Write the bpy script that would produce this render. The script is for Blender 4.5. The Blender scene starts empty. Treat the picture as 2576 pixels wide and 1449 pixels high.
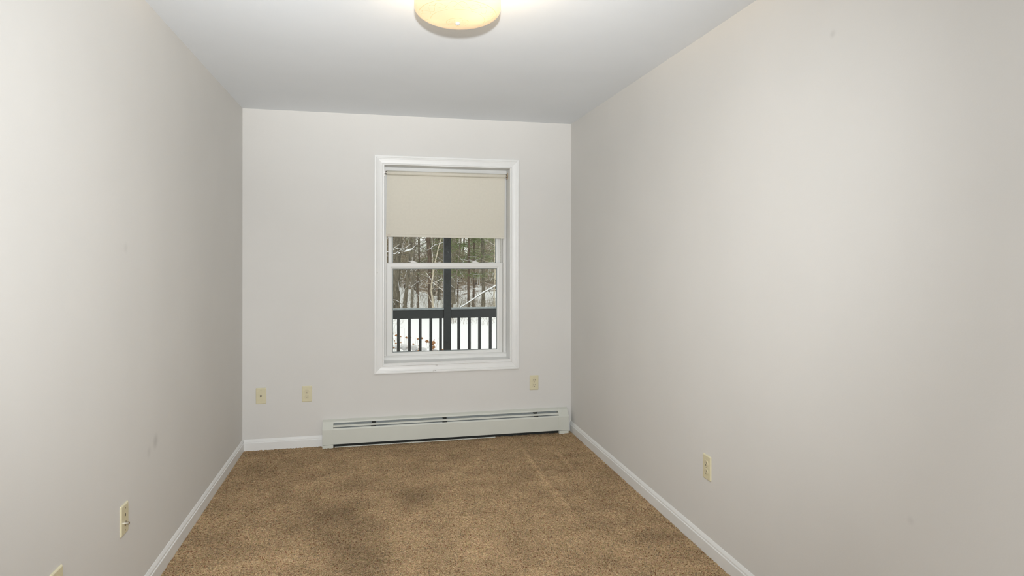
import bpy, math, random
import numpy as np
from mathutils import Matrix, Vector

random.seed(11)
rng = np.random.default_rng(11)
SC = bpy.context.scene
COL = SC.collection

# ------------------------------------------------------------------ room size (metres; x along the window wall, y into the room, z up)
XL, XR, YB, YR, ZC = -0.925, 1.5255, 4.743, -0.42, 2.44
WX0, WX1, WZ0, WZ1 = -0.006, 1.097, 0.507, 2.138        # outer edge of the window casing
YAW = 0.2166

# ------------------------------------------------------------------ camera
cd = bpy.data.cameras.new('camera')
cd.sensor_width = 36.0
cd.lens = 1563.83 / 2576 * 36.0
cd.shift_y = -(724.5 - 642.3) / 2576
cd.clip_start = 0.02
cd.clip_end = 400
cam = bpy.data.objects.new('camera', cd)
COL.objects.link(cam)
cam.matrix_world = (Matrix.Translation((0, 0, 1.393)) @ Matrix.Rotation(-YAW, 4, 'Z')
                    @ Matrix.Rotation(math.pi / 2, 4, 'X') @ Matrix.Rotation(0.0008, 4, 'Z'))
SC.camera = cam

# ------------------------------------------------------------------ view transform, sky, lights
vs = SC.view_settings
vs.view_transform = 'Standard'
vs.look = 'None'
vs.gamma = 1.0
vs.use_curve_mapping = False
vs.exposure = 0.0

world = bpy.data.worlds.new('overcast_sky')
SC.world = world
world.use_nodes = True
bg = world.node_tree.nodes['Background']
bg.inputs['Color'].default_value = (1.0, 0.985, 0.95, 1)      # even overcast winter sky
bg.inputs['Strength'].default_value = 1.45


def light(name, kind, loc, energy, color, **kw):
    ld = bpy.data.lights.new(name, kind)
    ld.energy = energy
    ld.color = color
    for k, v in kw.items():
        setattr(ld, k, v)
    o = bpy.data.objects.new(name, ld)
    o.location = loc
    COL.objects.link(o)
    return o


# flash on top of the photographer's camera: a forward beam, and its light thrown up to bounce off the ceiling
FLC = (0.965, 0.99, 1.0)


def aim(o, d):
    o.rotation_euler = Vector(d).to_track_quat('-Z', 'Y').to_euler()


f1 = light('flash_forward', 'SPOT', (0.0, -0.03, 1.60), 284, FLC, shadow_soft_size=0.03, spot_size=math.radians(95), spot_blend=1.0)
aim(f1, (0.065, 1.0, 0.0))
f2 = light('flash_bounce', 'SPOT', (0.0, -0.03, 1.60), 285, FLC, shadow_soft_size=0.03, spot_size=math.radians(60), spot_blend=1.0)
aim(f2, (0.1, 1.6, 0.84))
# soft fill light, added before the unseen wall behind the photographer
dl = light('rear_fill_light', 'AREA', (-0.27, YR + 0.03, 1.4), 22, (0.97, 0.985, 1.0), shape='RECTANGLE', size=0.9, size_y=1.9)
dl.rotation_euler = (math.radians(90), 0, 0)


# ------------------------------------------------------------------ materials
def srgb(r, g, b):
    def f(c):
        c /= 255
        return c / 12.92 if c <= 0.04045 else ((c + 0.055) / 1.055) ** 2.4
    return (f(r), f(g), f(b))


class NT:
    """small helper around a node tree"""

    def __init__(self, name):
        self.m = bpy.data.materials.new(name)
        self.m.use_nodes = True
        self.t = self.m.node_tree
        self.b = self.t.nodes['Principled BSDF']

    def n(self, kind, **kw):
        nd = self.t.nodes.new(kind)
        for k, v in kw.items():
            if k in nd.inputs:
                nd.inputs[k].default_value = v
            else:
                setattr(nd, k, v)
        return nd

    def l(self, a, b):
        self.t.links.new(a, b)

    def math(self, op, a, b=None, c=None):
        nd = self.t.nodes.new('ShaderNodeMath')
        nd.operation = op
        for i, x in enumerate((a, b, c)):
            if x is None:
                continue
            if isinstance(x, (int, float)):
                nd.inputs[i].default_value = x
            else:
                self.l(x, nd.inputs[i])
        return nd.outputs[0]

    def coords(self):
        return self.n('ShaderNodeTexCoord').outputs['Object']


def rgba(c):
    return (c[0], c[1], c[2], 1.0)


def mat(name, color, rough=0.5, metal=0.0, vary=0.06, scale=8.0, bump=0.0, bscale=300.0, spec=0.5, coords='Object'):
    k = NT(name)
    b = k.b
    b.inputs['Roughness'].default_value = rough
    b.inputs['Metallic'].default_value = metal
    b.inputs['Specular IOR Level'].default_value = spec
    co = k.n('ShaderNodeTexCoord').outputs[coords]
    no = k.n('ShaderNodeTexNoise', Scale=scale, Detail=4.0)
    k.l(co, no.inputs['Vector'])
    rp = k.n('ShaderNodeValToRGB')
    e = rp.color_ramp.elements
    e[0].position, e[1].position = 0.3, 0.7
    e[0].color = rgba([c * (1 - vary) for c in color])
    e[1].color = rgba([min(1, c * (1 + vary)) for c in color])
    k.l(no.outputs['Fac'], rp.inputs['Fac'])
    k.l(rp.outputs['Color'], b.inputs['Base Color'])
    if bump:
        nb = k.n('ShaderNodeTexNoise', Scale=bscale, Detail=3.0)
        k.l(co, nb.inputs['Vector'])
        bp = k.n('ShaderNodeBump', Strength=bump, Distance=0.002)
        k.l(nb.outputs['Fac'], bp.inputs['Height'])
        k.l(bp.outputs['Normal'], b.inputs['Normal'])
    return k.m


def wall_mat(name, color, marks=()):
    """matt wall paint with a roller stipple and a few rubbed grey marks (centre, radius, strength)"""
    k = NT(name)
    b = k.b
    b.inputs['Roughness'].default_value = 0.85
    b.inputs['Specular IOR Level'].default_value = 0.25
    co = k.coords()
    no = k.n('ShaderNodeTexNoise', Scale=2.2, Detail=3.0)
    k.l(co, no.inputs['Vector'])
    rp = k.n('ShaderNodeValToRGB')
    e = rp.color_ramp.elements
    e[0].position, e[1].position = 0.3, 0.7
    e[0].color = rgba([c * 0.985 for c in color])
    e[1].color = rgba([c * 1.015 for c in color])
    k.l(no.outputs['Fac'], rp.inputs['Fac'])
    cur = rp.outputs['Color']
    for (p, r, s) in marks:
        d = k.n('ShaderNodeVectorMath', operation='DISTANCE')
        k.l(co, d.inputs[0])
        d.inputs[1].default_value = p
        f = k.n('ShaderNodeMapRange', interpolation_type='SMOOTHSTEP')
        f.inputs['From Min'].default_value = 0.0
        f.inputs['From Max'].default_value = r
        f.inputs['To Min'].default_value = s
        f.inputs['To Max'].default_value = 0.0
        k.l(d.outputs['Value'], f.inputs['Value'])
        mx = k.n('ShaderNodeMix', data_type='RGBA')
        k.l(f.outputs[0], mx.inputs[0])
        k.l(cur, mx.inputs[6])
        mx.inputs[7].default_value = rgba([c * 0.55 for c in color])
        cur = mx.outputs[2]
    k.l(cur, b.inputs['Base Color'])
    nb = k.n('ShaderNodeTexNoise', Scale=170.0, Detail=2.0)
    k.l(co, nb.inputs['Vector'])
    bp = k.n('ShaderNodeBump', Strength=0.10, Distance=0.0015)
    k.l(nb.outputs['Fac'], bp.inputs['Height'])
    k.l(bp.outputs['Normal'], b.inputs['Normal'])
    return k.m


WALLC = (0.705, 0.690, 0.662)
M = {}
M['wall'] = wall_mat('wall_paint', WALLC)
M['wall_l'] = wall_mat('wall_paint_smudged', WALLC, [((XL, 2.950, 0.590), 0.046, 0.42), ((XL, 2.87, 0.568), 0.034, 0.22), ((XL, 2.62, 1.42), 0.03, 0.18)])
M['wall_r'] = wall_mat('wall_paint_marked', WALLC, [((XR, 1.838, 2.15), 0.020, 0.28), ((XR, 1.24, 0.47), 0.025, 0.25), ((XR, 1.52, 0.62), 0.018, 0.18)])
M['ceiling'] = wall_mat('ceiling_paint', (0.830, 0.860, 0.890))
M['trim'] = mat('trim_white_paint', (0.80, 0.80, 0.785), 0.38, vary=0.02, scale=5)
M['vinyl'] = mat('window_white_vinyl', (0.78, 0.775, 0.75), 0.42, vary=0.015)
M['spacer'] = mat('glass_edge_spacer', (0.20, 0.23, 0.25), 0.4, vary=0.05)
M['track'] = mat('sash_gasket', (0.16, 0.13, 0.10), 0.7, vary=0.15, scale=30)
M['blind'] = mat('blind_cream_vinyl', (0.69, 0.655, 0.565), 0.6, vary=0.02, scale=60, bump=0.06, bscale=700)
M['steel'] = mat('bracket_steel', (0.62, 0.60, 0.56), 0.25, 1.0, vary=0.1, scale=90)
M['brass'] = mat('bracket_worn_metal', (0.45, 0.33, 0.20), 0.35, 1.0, vary=0.25, scale=120)
M['nickel'] = mat('finial_pale_metal', (0.80, 0.84, 0.86), 0.25, 0.6, vary=0.03)
M['heater'] = mat('heater_enamel', (0.640, 0.650, 0.590), 0.42, vary=0.02, scale=6)
M['heater_in'] = mat('heater_shaded_inside', (0.36, 0.39, 0.39), 0.5, vary=0.08, scale=20)  # enamel darkened to paint the shade inside the heater
M['dark'] = mat('dark_gap', (0.02, 0.022, 0.02), 0.8, vary=0.1)
M['fin'] = mat('heater_fin_aluminium', (0.25, 0.25, 0.25), 0.5, 0.6, vary=0.2, scale=40)
M['ivory'] = mat('plate_ivory_plastic', (0.70, 0.645, 0.450), 0.35, vary=0.02, scale=40)
M['ivory2'] = mat('receptacle_ivory', (0.68, 0.62, 0.44), 0.4, vary=0.02, scale=40)
M['slot'] = mat('slot_black', (0.015, 0.013, 0.012), 0.6, vary=0.1)
M['screw'] = mat('screw_painted', (0.50, 0.45, 0.32), 0.4, 0.3, vary=0.1, scale=200)


def carpet_mat():
    k = NT('carpet_brown_frieze')
    b = k.b
    b.inputs['Roughness'].default_value = 0.95
    b.inputs['Specular IOR Level'].default_value = 0.08
    co = k.coords()
    ns = k.n('ShaderNodeTexNoise', Scale=60.0, Detail=2.0)
    k.l(co, ns.inputs['Vector'])
    ad = k.n('ShaderNodeVectorMath', operation='MULTIPLY_ADD')
    k.l(ns.outputs['Color'], ad.inputs[0])
    ad.inputs[1].default_value = (0.02, 0.02, 0.02)
    k.l(co, ad.inputs[2])
    vo = k.n('ShaderNodeTexVoronoi', Scale=270.0)
    k.l(ad.outputs[0], vo.inputs['Vector'])
    sp = k.n('ShaderNodeSeparateColor')
    k.l(vo.outputs['Color'], sp.inputs[0])
    rp = k.n('ShaderNodeValToRGB')
    cr = rp.color_ramp
    cr.interpolation = 'CONSTANT'
    tones = [(0.00, (0.200, 0.092, 0.048)), (0.09, (0.40, 0.274, 0.152)), (0.26, (0.30, 0.232, 0.112)), (0.42, (0.50, 0.350, 0.200)),
             (0.60, (0.42, 0.262, 0.166)), (0.76, (0.54, 0.402, 0.242)), (0.92, (0.21, 0.162, 0.108))]
    cr.elements[0].position, cr.elements[0].color = tones[0][0], rgba(tones[0][1])
    cr.elements[1].position, cr.elements[1].color = tones[1][0], rgba(tones[1][1])
    for p, c in tones[2:]:
        el = cr.elements.new(p)
        el.color = rgba(c)
    k.l(sp.outputs[0], rp.inputs['Fac'])
    nl = k.n('ShaderNodeTexNoise', Scale=5.0, Detail=5.0, Roughness=0.6)
    k.l(co, nl.inputs['Vector'])
    mr = k.n('ShaderNodeMapRange')
    for nm, v in (('From Min', 0.3), ('From Max', 0.7), ('To Min', 0.80), ('To Max', 1.18)):
        mr.inputs[nm].default_value = v
    k.l(nl.outputs['Fac'], mr.inputs['Value'])
    at = k.n('ShaderNodeAttribute', attribute_name='wear_shade')
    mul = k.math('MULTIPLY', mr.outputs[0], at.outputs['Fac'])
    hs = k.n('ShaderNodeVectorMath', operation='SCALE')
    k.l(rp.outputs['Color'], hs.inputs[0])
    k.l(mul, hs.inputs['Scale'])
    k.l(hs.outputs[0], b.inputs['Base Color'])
    return k.m


M['carpet'] = carpet_mat()
M['subfloor'] = mat('subfloor_plywood', (0.42, 0.32, 0.20), 0.8, vary=0.1)


def glass_mat():
    k = NT('window_glass')
    t = k.t
    out = t.nodes['Material Output']
    tr = k.n('ShaderNodeBsdfTransparent')
    tr.inputs['Color'].default_value = (0.93, 0.95, 0.94, 1)
    gl = k.n('ShaderNodeBsdfGlossy', Roughness=0.0)
    fr = k.n('ShaderNodeFresnel', IOR=1.45)
    mx = k.n('ShaderNodeMixShader')
    k.l(fr.outputs[0], mx.inputs[0])
    k.l(tr.outputs[0], mx.inputs[1])
    k.l(gl.outputs[0], mx.inputs[2])
    k.l(mx.outputs[0], out.inputs['Surface'])
    return k.m


M['glass'] = glass_mat()

# ------------------------------------------------------------------ mesh helpers


class MB:
    def __init__(self):
        self.v, self.f = [], []

    def add(self, vs_, fs):
        o = len(self.v)
        self.v.extend([tuple(p) for p in vs_])
        self.f.extend([tuple(i + o for i in q) for q in fs])
        return self

    def box(self, x0, x1, y0, y1, z0, z1):
        return self.add([(x0, y0, z0), (x1, y0, z0), (x1, y1, z0), (x0, y1, z0), (x0, y0, z1), (x1, y0, z1), (x1, y1, z1), (x0, y1, z1)],
                        [(0, 3, 2, 1), (4, 5, 6, 7), (0, 1, 5, 4), (1, 2, 6, 5), (2, 3, 7, 6), (3, 0, 4, 7)])

    def loft(self, loops, caps=True, closed=True):
        """rings of equal length joined one after another"""
        n = len(loops[0])
        vs_, fs = [p for lp in loops for p in lp], []
        for i in range(len(loops) - 1):
            for j in range(n if closed else n - 1):
                a, b_ = i * n + j, i * n + (j + 1) % n
                fs.append((a, b_, b_ + n, a + n))
        if caps:
            fs.append(tuple(range(n))[::-1])
            fs.append(tuple((len(loops) - 1) * n + j for j in range(n)))
        return self.add(vs_, fs)

    def tube(self, pts, radii, n=6, caps=True):
        pts = [Vector(p) for p in pts]
        if not hasattr(radii, '__len__'):
            radii = [radii] * len(pts)
        loops = []
        for i, p in enumerate(pts):
            d = (pts[min(i + 1, len(pts) - 1)] - pts[max(i - 1, 0)]).normalized()
            a = d.cross(Vector((0, 0, 1)) if abs(d.z) < 0.9 else Vector((1, 0, 0))).normalized()
            b_ = d.cross(a)
            loops.append([p + (a * math.cos(2 * math.pi * j / n) + b_ * math.sin(2 * math.pi * j / n)) * radii[i] for j in range(n)])
        return self.loft(loops, caps)

    def lathe(self, prof, c=(0, 0, 0), n=32, axis='Z'):
        loops = []
        for r, h in prof:
            lp = []
            for j in range(n):
                a = 2 * math.pi * j / n
                u, w = r * math.cos(a), r * math.sin(a)
                lp.append((c[0] + u, c[1] + w, c[2] + h) if axis == 'Z' else (c[0] + u, c[1] + h, c[2] + w) if axis == 'Y' else (c[0] + h, c[1] + u, c[2] + w))
            loops.append(lp)
        return self.loft(loops, True)

    def build(self, name, m, parent=None, world=False, smooth=False, bevel=0.0, seg=2):
        """link as one mesh object; world=True: vertices are world coordinates, parent is unrotated"""
        me = bpy.data.meshes.new(name)
        off = WLOC.get(parent.name, Vector((0, 0, 0))) if (parent is not None and world) else Vector((0, 0, 0))
        me.from_pydata([(p[0] - off[0], p[1] - off[1], p[2] - off[2]) for p in self.v], [], self.f)
        me.materials.append(m)
        me.update()
        import bmesh
        bm = bmesh.new()
        bm.from_mesh(me)
        bmesh.ops.recalc_face_normals(bm, faces=bm.faces)
        bm.to_mesh(me)
        bm.free()
        if smooth:
            me.polygons.foreach_set('use_smooth', [True] * len(me.polygons))
            if smooth != 'all':
                me.set_sharp_from_angle(angle=math.radians(40))
        o = bpy.data.objects.new(name, me)
        COL.objects.link(o)
        if parent is not None:
            o.parent = parent
            WLOC[o.name] = WLOC.get(parent.name, Vector((0, 0, 0)))
        if bevel:
            bv = o.modifiers.new('soft_edges', 'BEVEL')
            bv.width = bevel
            bv.segments = seg
            bv.limit_method = 'ANGLE'
            bv.angle_limit = math.radians(35)
        return o


WLOC = {}


def empty(name, loc=(0, 0, 0), rz=0.0):
    o = bpy.data.objects.new(name, None)
    o.empty_display_size = 0.05
    o.location = loc
    o.rotation_euler = (0, 0, rz)
    COL.objects.link(o)
    WLOC[o.name] = Vector(loc)
    return o


def tag(o, label=None, cat=None, group=None, kind=None):
    for k_, v_ in (('label', label), ('category', cat), ('group', group), ('kind', kind)):
        if v_:
            o[k_] = v_
    return o


def struct(o, label=None):
    o['kind'] = 'structure'
    if label:
        o['label'] = label
    return o


def copy_tree(o, parent=None):
    c_ = o.copy()
    COL.objects.link(c_)
    c_.parent = parent
    for ch in list(o.children):
        copy_tree(ch, c_)
    return c_


# ------------------------------------------------------------------ room shell
T_ = 0.12
struct(MB().box(XL - T_, XL, YR - T_, YB + 0.22, -0.12, ZC + 0.1).build('wall_left', M['wall_l']), 'plain light grey wall with a small grey smudge')
struct(MB().box(XR, XR + T_, YR - T_, YB + 0.22, -0.12, ZC + 0.1).build('wall_right', M['wall_r']), 'plain light grey wall with one ivory outlet')
struct(MB().box(XL, XR, YR - T_, YR, -0.12, ZC + 0.1).build('wall_front', M['wall']), 'light grey wall behind the photographer')
struct(MB().box(XL, XR, YR, YB, ZC, ZC + 0.1).build('ceiling', M['ceiling']), 'flat white ceiling')
# window wall with its opening
JX0, JX1, JZ0, JZ1 = 0.066, 1.026, 0.584, 2.070            # clear opening between the jamb boards
OX0, OX1, OZ0, OZ1 = JX0 - 0.018, JX1 + 0.018, JZ0 - 0.018, JZ1 + 0.018
wb = MB()
for y in (YB, YB + 0.22):
    pass
a, b = YB, YB + 0.22
outer = [(XL, -0.12), (XR, -0.12), (XR, ZC + 0.1), (XL, ZC + 0.1)]
inner = [(OX0, OZ0), (OX1, OZ0), (OX1, OZ1), (OX0, OZ1)]
vs_ = [(x, a, z) for x, z in outer] + [(x, a, z) for x, z in inner] + [(x, b, z) for x, z in outer] + [(x, b, z) for x, z in inner]
fs_ = []
for i in range(4):
    j = (i + 1) % 4
    fs_ += [(i, j, 4 + j, 4 + i), (8 + j, 8 + i, 12 + i, 12 + j), (4 + i, 4 + j, 12 + j, 12 + i), (j, i, 8 + i, 8 + j)]
wb.add(vs_, fs_)
struct(wb.build('wall_back', M['wall']), 'light grey wall around the window')

# floor slab with the carpet pile as real relief
floor = struct(MB().box(XL, XR, YR, YB, -0.12, -0.012).build('floor', M['subfloor']), 'carpeted floor')


def carpet():
    st = 0.0043
    y0, y1 = 1.55, YB - 0.002
    xs = np.arange(XL + 0.002, XR - 0.001, st)
    ys = np.arange(y0, y1, st)
    nx, ny = len(xs), len(ys)
    X, Y = np.meshgrid(xs, ys)
    X = X + rng.uniform(-0.0016, 0.0016, X.shape)
    Y = Y + rng.uniform(-0.0016, 0.0016, X.shape)
    coarse = rng.normal(0, 1, (ny // 6 + 3, nx // 6 + 3))
    iy, ix = np.arange(ny) / 6.0, np.arange(nx) / 6.0
    fy, fx = iy % 1, ix % 1
    iy, ix = iy.astype(int), ix.astype(int)
    cz = ((coarse[iy][:, ix] * (1 - fx) + coarse[iy][:, ix + 1] * fx) * (1 - fy)[:, None]
          + (coarse[iy + 1][:, ix] * (1 - fx) + coarse[iy + 1][:, ix + 1] * fx) * fy[:, None])
    Z = -0.0035 + rng.uniform(-0.0035, 0.0035, X.shape) + cz * 0.0008
    wear_shade = np.ones_like(X)

    def blot(cx, cy, rx, ry, amt, ang=0.0):
        c_, s_ = math.cos(ang), math.sin(ang)
        u = ((X - cx) * c_ + (Y - cy) * s_) / rx
        w = (-(X - cx) * s_ + (Y - cy) * c_) / ry
        return amt * np.exp(-(u * u + w * w) ** 1.3)

    # soiled and flattened places in the carpet
    wear_shade -= blot(0.225, 3.64, 0.110, 0.12, 0.36, 0.3)
    wear_shade -= blot(-0.16, 3.26, 0.17, 0.50, 0.25, 0.25)
    wear_shade -= blot(-0.34, 3.45, 0.16, 0.12, 0.14, 0.2)
    wear_shade -= blot(-0.02, 2.85, 0.15, 0.40, 0.14, 0.1)
    wear_shade -= blot(1.40, 2.86, 0.16, 0.06, 0.22, -0.35)
    wear_shade -= blot(1.10, 3.05, 0.13, 0.05, 0.14, 0.1)
    wear_shade -= blot(0.50, 2.78, 0.05, 0.04, 0.24)
    wear_shade -= blot(0.30, 4.55, 0.70, 0.14, 0.10)
    wear_shade -= blot(-0.70, 4.30, 0.22, 0.40, 0.08)
    wear_shade += blot(-0.50, 2.96, 0.24, 0.10, 0.20, 0.15)
    wear_shade += blot(0.45, 3.20, 0.35, 0.45, 0.08)
    wear_shade += blot(0.60, 3.95, 0.30, 0.30, 0.05)
    wear_shade += blot(-0.35, 3.98, 0.14, 0.08, 0.08)
    # vacuum tracks: the pile leans the other way along thin lines
    wear_shade += blot(1.035, 4.05, 0.018, 0.36, 0.26, 0.0)
    wear_shade += blot(1.03, 3.50, 0.030, 0.26, 0.26, 0.05)
    wear_shade += blot(1.26, 4.02, 0.016, 0.24, 0.22, 0.0)
    wear_shade += blot(0.98, 3.15, 0.05, 0.16, 0.10, -0.1)
    wear_shade -= blot(1.22, 4.36, 0.17, 0.010, 0.14, -0.05)
    # shade along the heater foot, painted into the carpet tone
    wear_shade -= np.clip(0.16 * np.exp(-((YB - 0.075 - Y) / 0.05) ** 2), 0, 1) * ((X > -0.36) & (X < 1.48))
    verts = np.stack([X.ravel(), Y.ravel(), Z.ravel()], 1)
    idx = np.arange(nx * ny).reshape(ny, nx)
    quads = np.stack([idx[:-1, :-1], idx[:-1, 1:], idx[1:, 1:], idx[1:, :-1]], -1).reshape(-1, 4)
    # plain strip of carpet behind the photographer's feet
    e = len(verts)
    extra = np.array([(XL, YR, -0.003), (XR, YR, -0.003), (XR, y0 + st, -0.0045), (XL, y0 + st, -0.0045)])
    verts = np.vstack([verts, extra])
    wear_shade = np.concatenate([wear_shade.ravel(), np.ones(4)])
    quads = np.vstack([quads, [[e, e + 1, e + 2, e + 3]]])
    me = bpy.data.meshes.new('carpet_pile')
    me.vertices.add(len(verts))
    me.vertices.foreach_set('co', verts.ravel().astype(np.float32))
    me.loops.add(quads.size)
    me.loops.foreach_set('vertex_index', quads.ravel().astype(np.int32))
    me.polygons.add(len(quads))
    me.polygons.foreach_set('loop_start', np.arange(0, quads.size, 4, dtype=np.int32))
    me.update(calc_edges=True)
    at = me.attributes.new('wear_shade', 'FLOAT', 'POINT')
    at.data.foreach_set('value', wear_shade.astype(np.float32))
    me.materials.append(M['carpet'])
    me.validate()
    o = bpy.data.objects.new('carpet_pile', me)
    COL.objects.link(o)
    o.parent = floor
    return tag(o, 'brown speckled cut-pile carpet with darker soiled patches', kind='stuff')


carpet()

# ------------------------------------------------------------------ baseboards
BB = [(0.0, -0.012), (0.0135, -0.012), (0.0135, 0.0500), (0.0128, 0.0520), (0.0098, 0.0545), (0.0094, 0.0600), (0.0088, 0.0625), (0.0040, 0.0715), (0.0022, 0.0748), (0.0, 0.0755)]


def baseboard(name, axis, a0, a1, at, sgn, label):
    mb = MB()
    lp = []
    for t in (a0, a1):
        lp.append([(at + sgn * d, t, z) if axis == 'y' else (t, at + sgn * d, z) for d, z in BB])
    mb.loft(lp)
    return struct(mb.build(name, M['trim']), label)


baseboard('baseboard_left', 'y', YR, YB, XL, 1, 'white moulded baseboard along the wall with the cable plates')
baseboard('baseboard_right', 'y', YR, YB, XR, -1, 'white moulded baseboard along the wall with one outlet')
baseboard('baseboard_back', 'x', XL + 0.0135, -0.3735, YB, -1, 'short white baseboard between the corner and the heater')
baseboard('baseboard_back_end', 'x', 1.4885, XR - 0.0135, YB, -1, 'stub of white baseboard past the heater')

# ------------------------------------------------------------------ window
win = struct(empty('window_1', ((WX0 + WX1) / 2, YB, WZ0)), 'white double-hung window with moulded casing')
CW = 0.063
# casing profile: (distance from inner edge 0..1, thickness)
CP = [(0, 0.0), (0, 0.0085), (0.05, 0.0105), (0.10, 0.0095), (0.13, 0.0080), (0.30, 0.0090), (0.55, 0.0120), (0.66, 0.0145), (0.70, 0.0150), (0.73, 0.0135), (0.77, 0.0160), (0.84, 0.0172), (0.97, 0.0172), (1.0, 0.0155), (1.0, 0.0)]
ix0, ix1, iz0, iz1 = WX0 + CW, WX1 - CW - 0.001, WZ0 + CW, WZ1 - CW
corner = {(0, 0): ((ix0, iz0), (WX0, WZ0)), (1, 0): ((ix1, iz0), (WX1, WZ0)), (1, 1): ((ix1, iz1), (WX1, WZ1)), (0, 1): ((ix0, iz1), (WX0, WZ1))}
for c0, c1 in (((0, 0), (1, 0)), ((1, 0), (1, 1)), ((1, 1), (0, 1)), ((0, 1), (0, 0))):
    lp = []
    for q, c_ in enumerate((c0, c1)):
        (ax, az), (bx, bz) = corner[c_]
        gap = 0.0009 if (c_ == (1, 0) and c0 == (0, 0)) else 0.0
        lp.append([(ax + (bx - ax) * w - gap, YB - t, az + (bz - az) * w) for w, t in CP])
    MB().loft(lp).build('casing', M['trim'], win, world=True)
# jamb boards
jy0, jy1 = YB - 0.0065, YB + 0.20
for bx_ in ((OX0, JX0, JZ0, JZ1), (JX1, OX1, JZ0, JZ1), (OX0, OX1, JZ1, OZ1), (OX0, OX1, OZ0, JZ0)):
    MB().box(bx_[0], bx_[1], jy0, jy1, bx_[2], bx_[3]).build('jamb', M['trim'], win, world=True, bevel=0.0012)


def bars(x0, x1, z0, z1, l, r, bt, tp, y0, y1):
    """a mitred rectangular frame as one mesh with stepped glazing bead"""
    mb = MB()
    rects = [(x0, x1, z0, z1, y0 + 0.003, 0), (x0 + 0.003, x1 - 0.003, z0 + 0.003, z1 - 0.003, y0, 0), ]
    loops = []

    def ring(dx, y, f=0.0):
        return [(x0 + l * f + dx, y, z0 + bt * f + dx), (x1 - r * f - dx, y, z0 + bt * f + dx), (x1 - r * f - dx, y, z1 - tp * f - dx), (x0 + l * f + dx, y, z1 - tp * f - dx)]
    seq = [ring(0, y1), ring(0, y0 + 0.002), ring(0.002, y0), ring(0, y0, 0.66), ring(0, y0 + 0.0018, 0.70), ring(0, y0 + 0.004, 0.96), ring(0, y0 + 0.008, 1.0), ring(0, y1, 1.0)]
    mb.loft(seq + [seq[0]], caps=False)
    return mb


fy = YB + 0.125
# outer vinyl frame, sloped sill
MB().box(JX0, 0.0865, fy + 0.010, YB + 0.215, JZ0, JZ1).build('frame_stile', M['vinyl'], win, world=True, bevel=0.0015)
MB().box(0.9985, JX1, fy + 0.010, YB + 0.215, JZ0, JZ1).build('frame_stile', M['vinyl'], win, world=True, bevel=0.0015)
MB().box(JX0, JX1, fy + 0.002, YB + 0.215, 2.030, JZ1).build('frame_head', M['vinyl'], win, world=True, bevel=0.002)
sl = MB()
sl.loft([[(x, fy - 0.001, JZ0), (x, fy - 0.001, 0.604), (x, fy + 0.004, 0.609), (x, fy + 0.010, 0.617), (x, YB + 0.215, 0.610), (x, YB + 0.215, JZ0)] for x in (JX0, JX1)])
sl.build('frame_sill', M['vinyl'], win, world=True, bevel=0.001)
# thin inner stop strips beside the sash
MB().box(0.0685, 0.0795, fy, fy + 0.012, 0.6175, 2.03).build('sash_stop', M['vinyl'], win, world=True, bevel=0.001)
MB().box(1.0015, 1.0185, fy, fy + 0.012, 0.6175, 2.03).build('sash_stop', M['vinyl'], win, world=True, bevel=0.001)
MB().box(0.0860, 0.0881, fy + 0.0085, fy + 0.05, 0.618, 1.333).build('gasket', M['track'], win, world=True)
MB().box(0.9964, 0.9984, fy + 0.0085, fy + 0.05, 0.618, 1.333).build('gasket', M['track'], win, world=True)
low = bars(0.0882, 0.9962, 0.6175, 1.3325, 0.0440, 0.0450, 0.0245, 0.0450, YB + 0.130, YB + 0.160).build('lower_sash', M['vinyl'], win, world=True)
up = bars(0.0990, 0.9870, 1.296, 2.032, 0.0340, 0.0370, 0.036, 0.036, YB + 0.165, YB + 0.195).build('upper_sash', M['vinyl'], win, world=True)
for sash, (gx0, gx1, gz0, gz1, gy) in ((low, (0.1322, 0.9512, 0.642, 1.2875, YB + 0.146)), (up, (0.133, 0.950, 1.332, 1.996, YB + 0.181))):
    g = MB().box(gx0 - 0.004, gx1 + 0.004, gy, gy + 0.003, gz0 - 0.004, gz1 + 0.004).build('pane', M['glass'], sash, world=True)
    sp_ = MB()
    w = 0.0035
    sp_.box(gx0, gx0 + w, gy + 0.0035, gy + 0.012, gz0, gz1).box(gx1 - w, gx1, gy + 0.0035, gy + 0.012, gz0, gz1)
    sp_.box(gx0, gx1, gy + 0.0035, gy + 0.012, gz0, gz0 + w).box(gx0, gx1, gy + 0.0035, gy + 0.012, gz1 - w, gz1)
    sp_.build('pane_spacer', M['spacer'], sash, world=True)
# sash locks on the meeting rail
for cx in (0.293, 0.777):
    lk = MB()
    n = 10
    base = [(-0.034, 0), (0.030, 0), (0.030, 0.003), (0.016, 0.008), (0.006, 0.013), (-0.012, 0.013), (-0.022, 0.007), (-0.034, 0.003)]
    lk.loft([[(cx + px, y, 1.3325 + pz) for px, pz in base] for y in (YB + 0.135, YB + 0.160)])
    lk.loft([[(cx + px, y, 1.3325 + pz) for px, pz in [(-0.044, 0.0150), (-0.040, 0.0125), (-0.018, 0.0095), (0.002, 0.0125), (0.004, 0.0170), (-0.043, 0.0178)]] for y in (YB + 0.128, YB + 0.146)])
    lk.build('sash_lock', M['vinyl'], low, world=True, bevel=0.0008)

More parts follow.
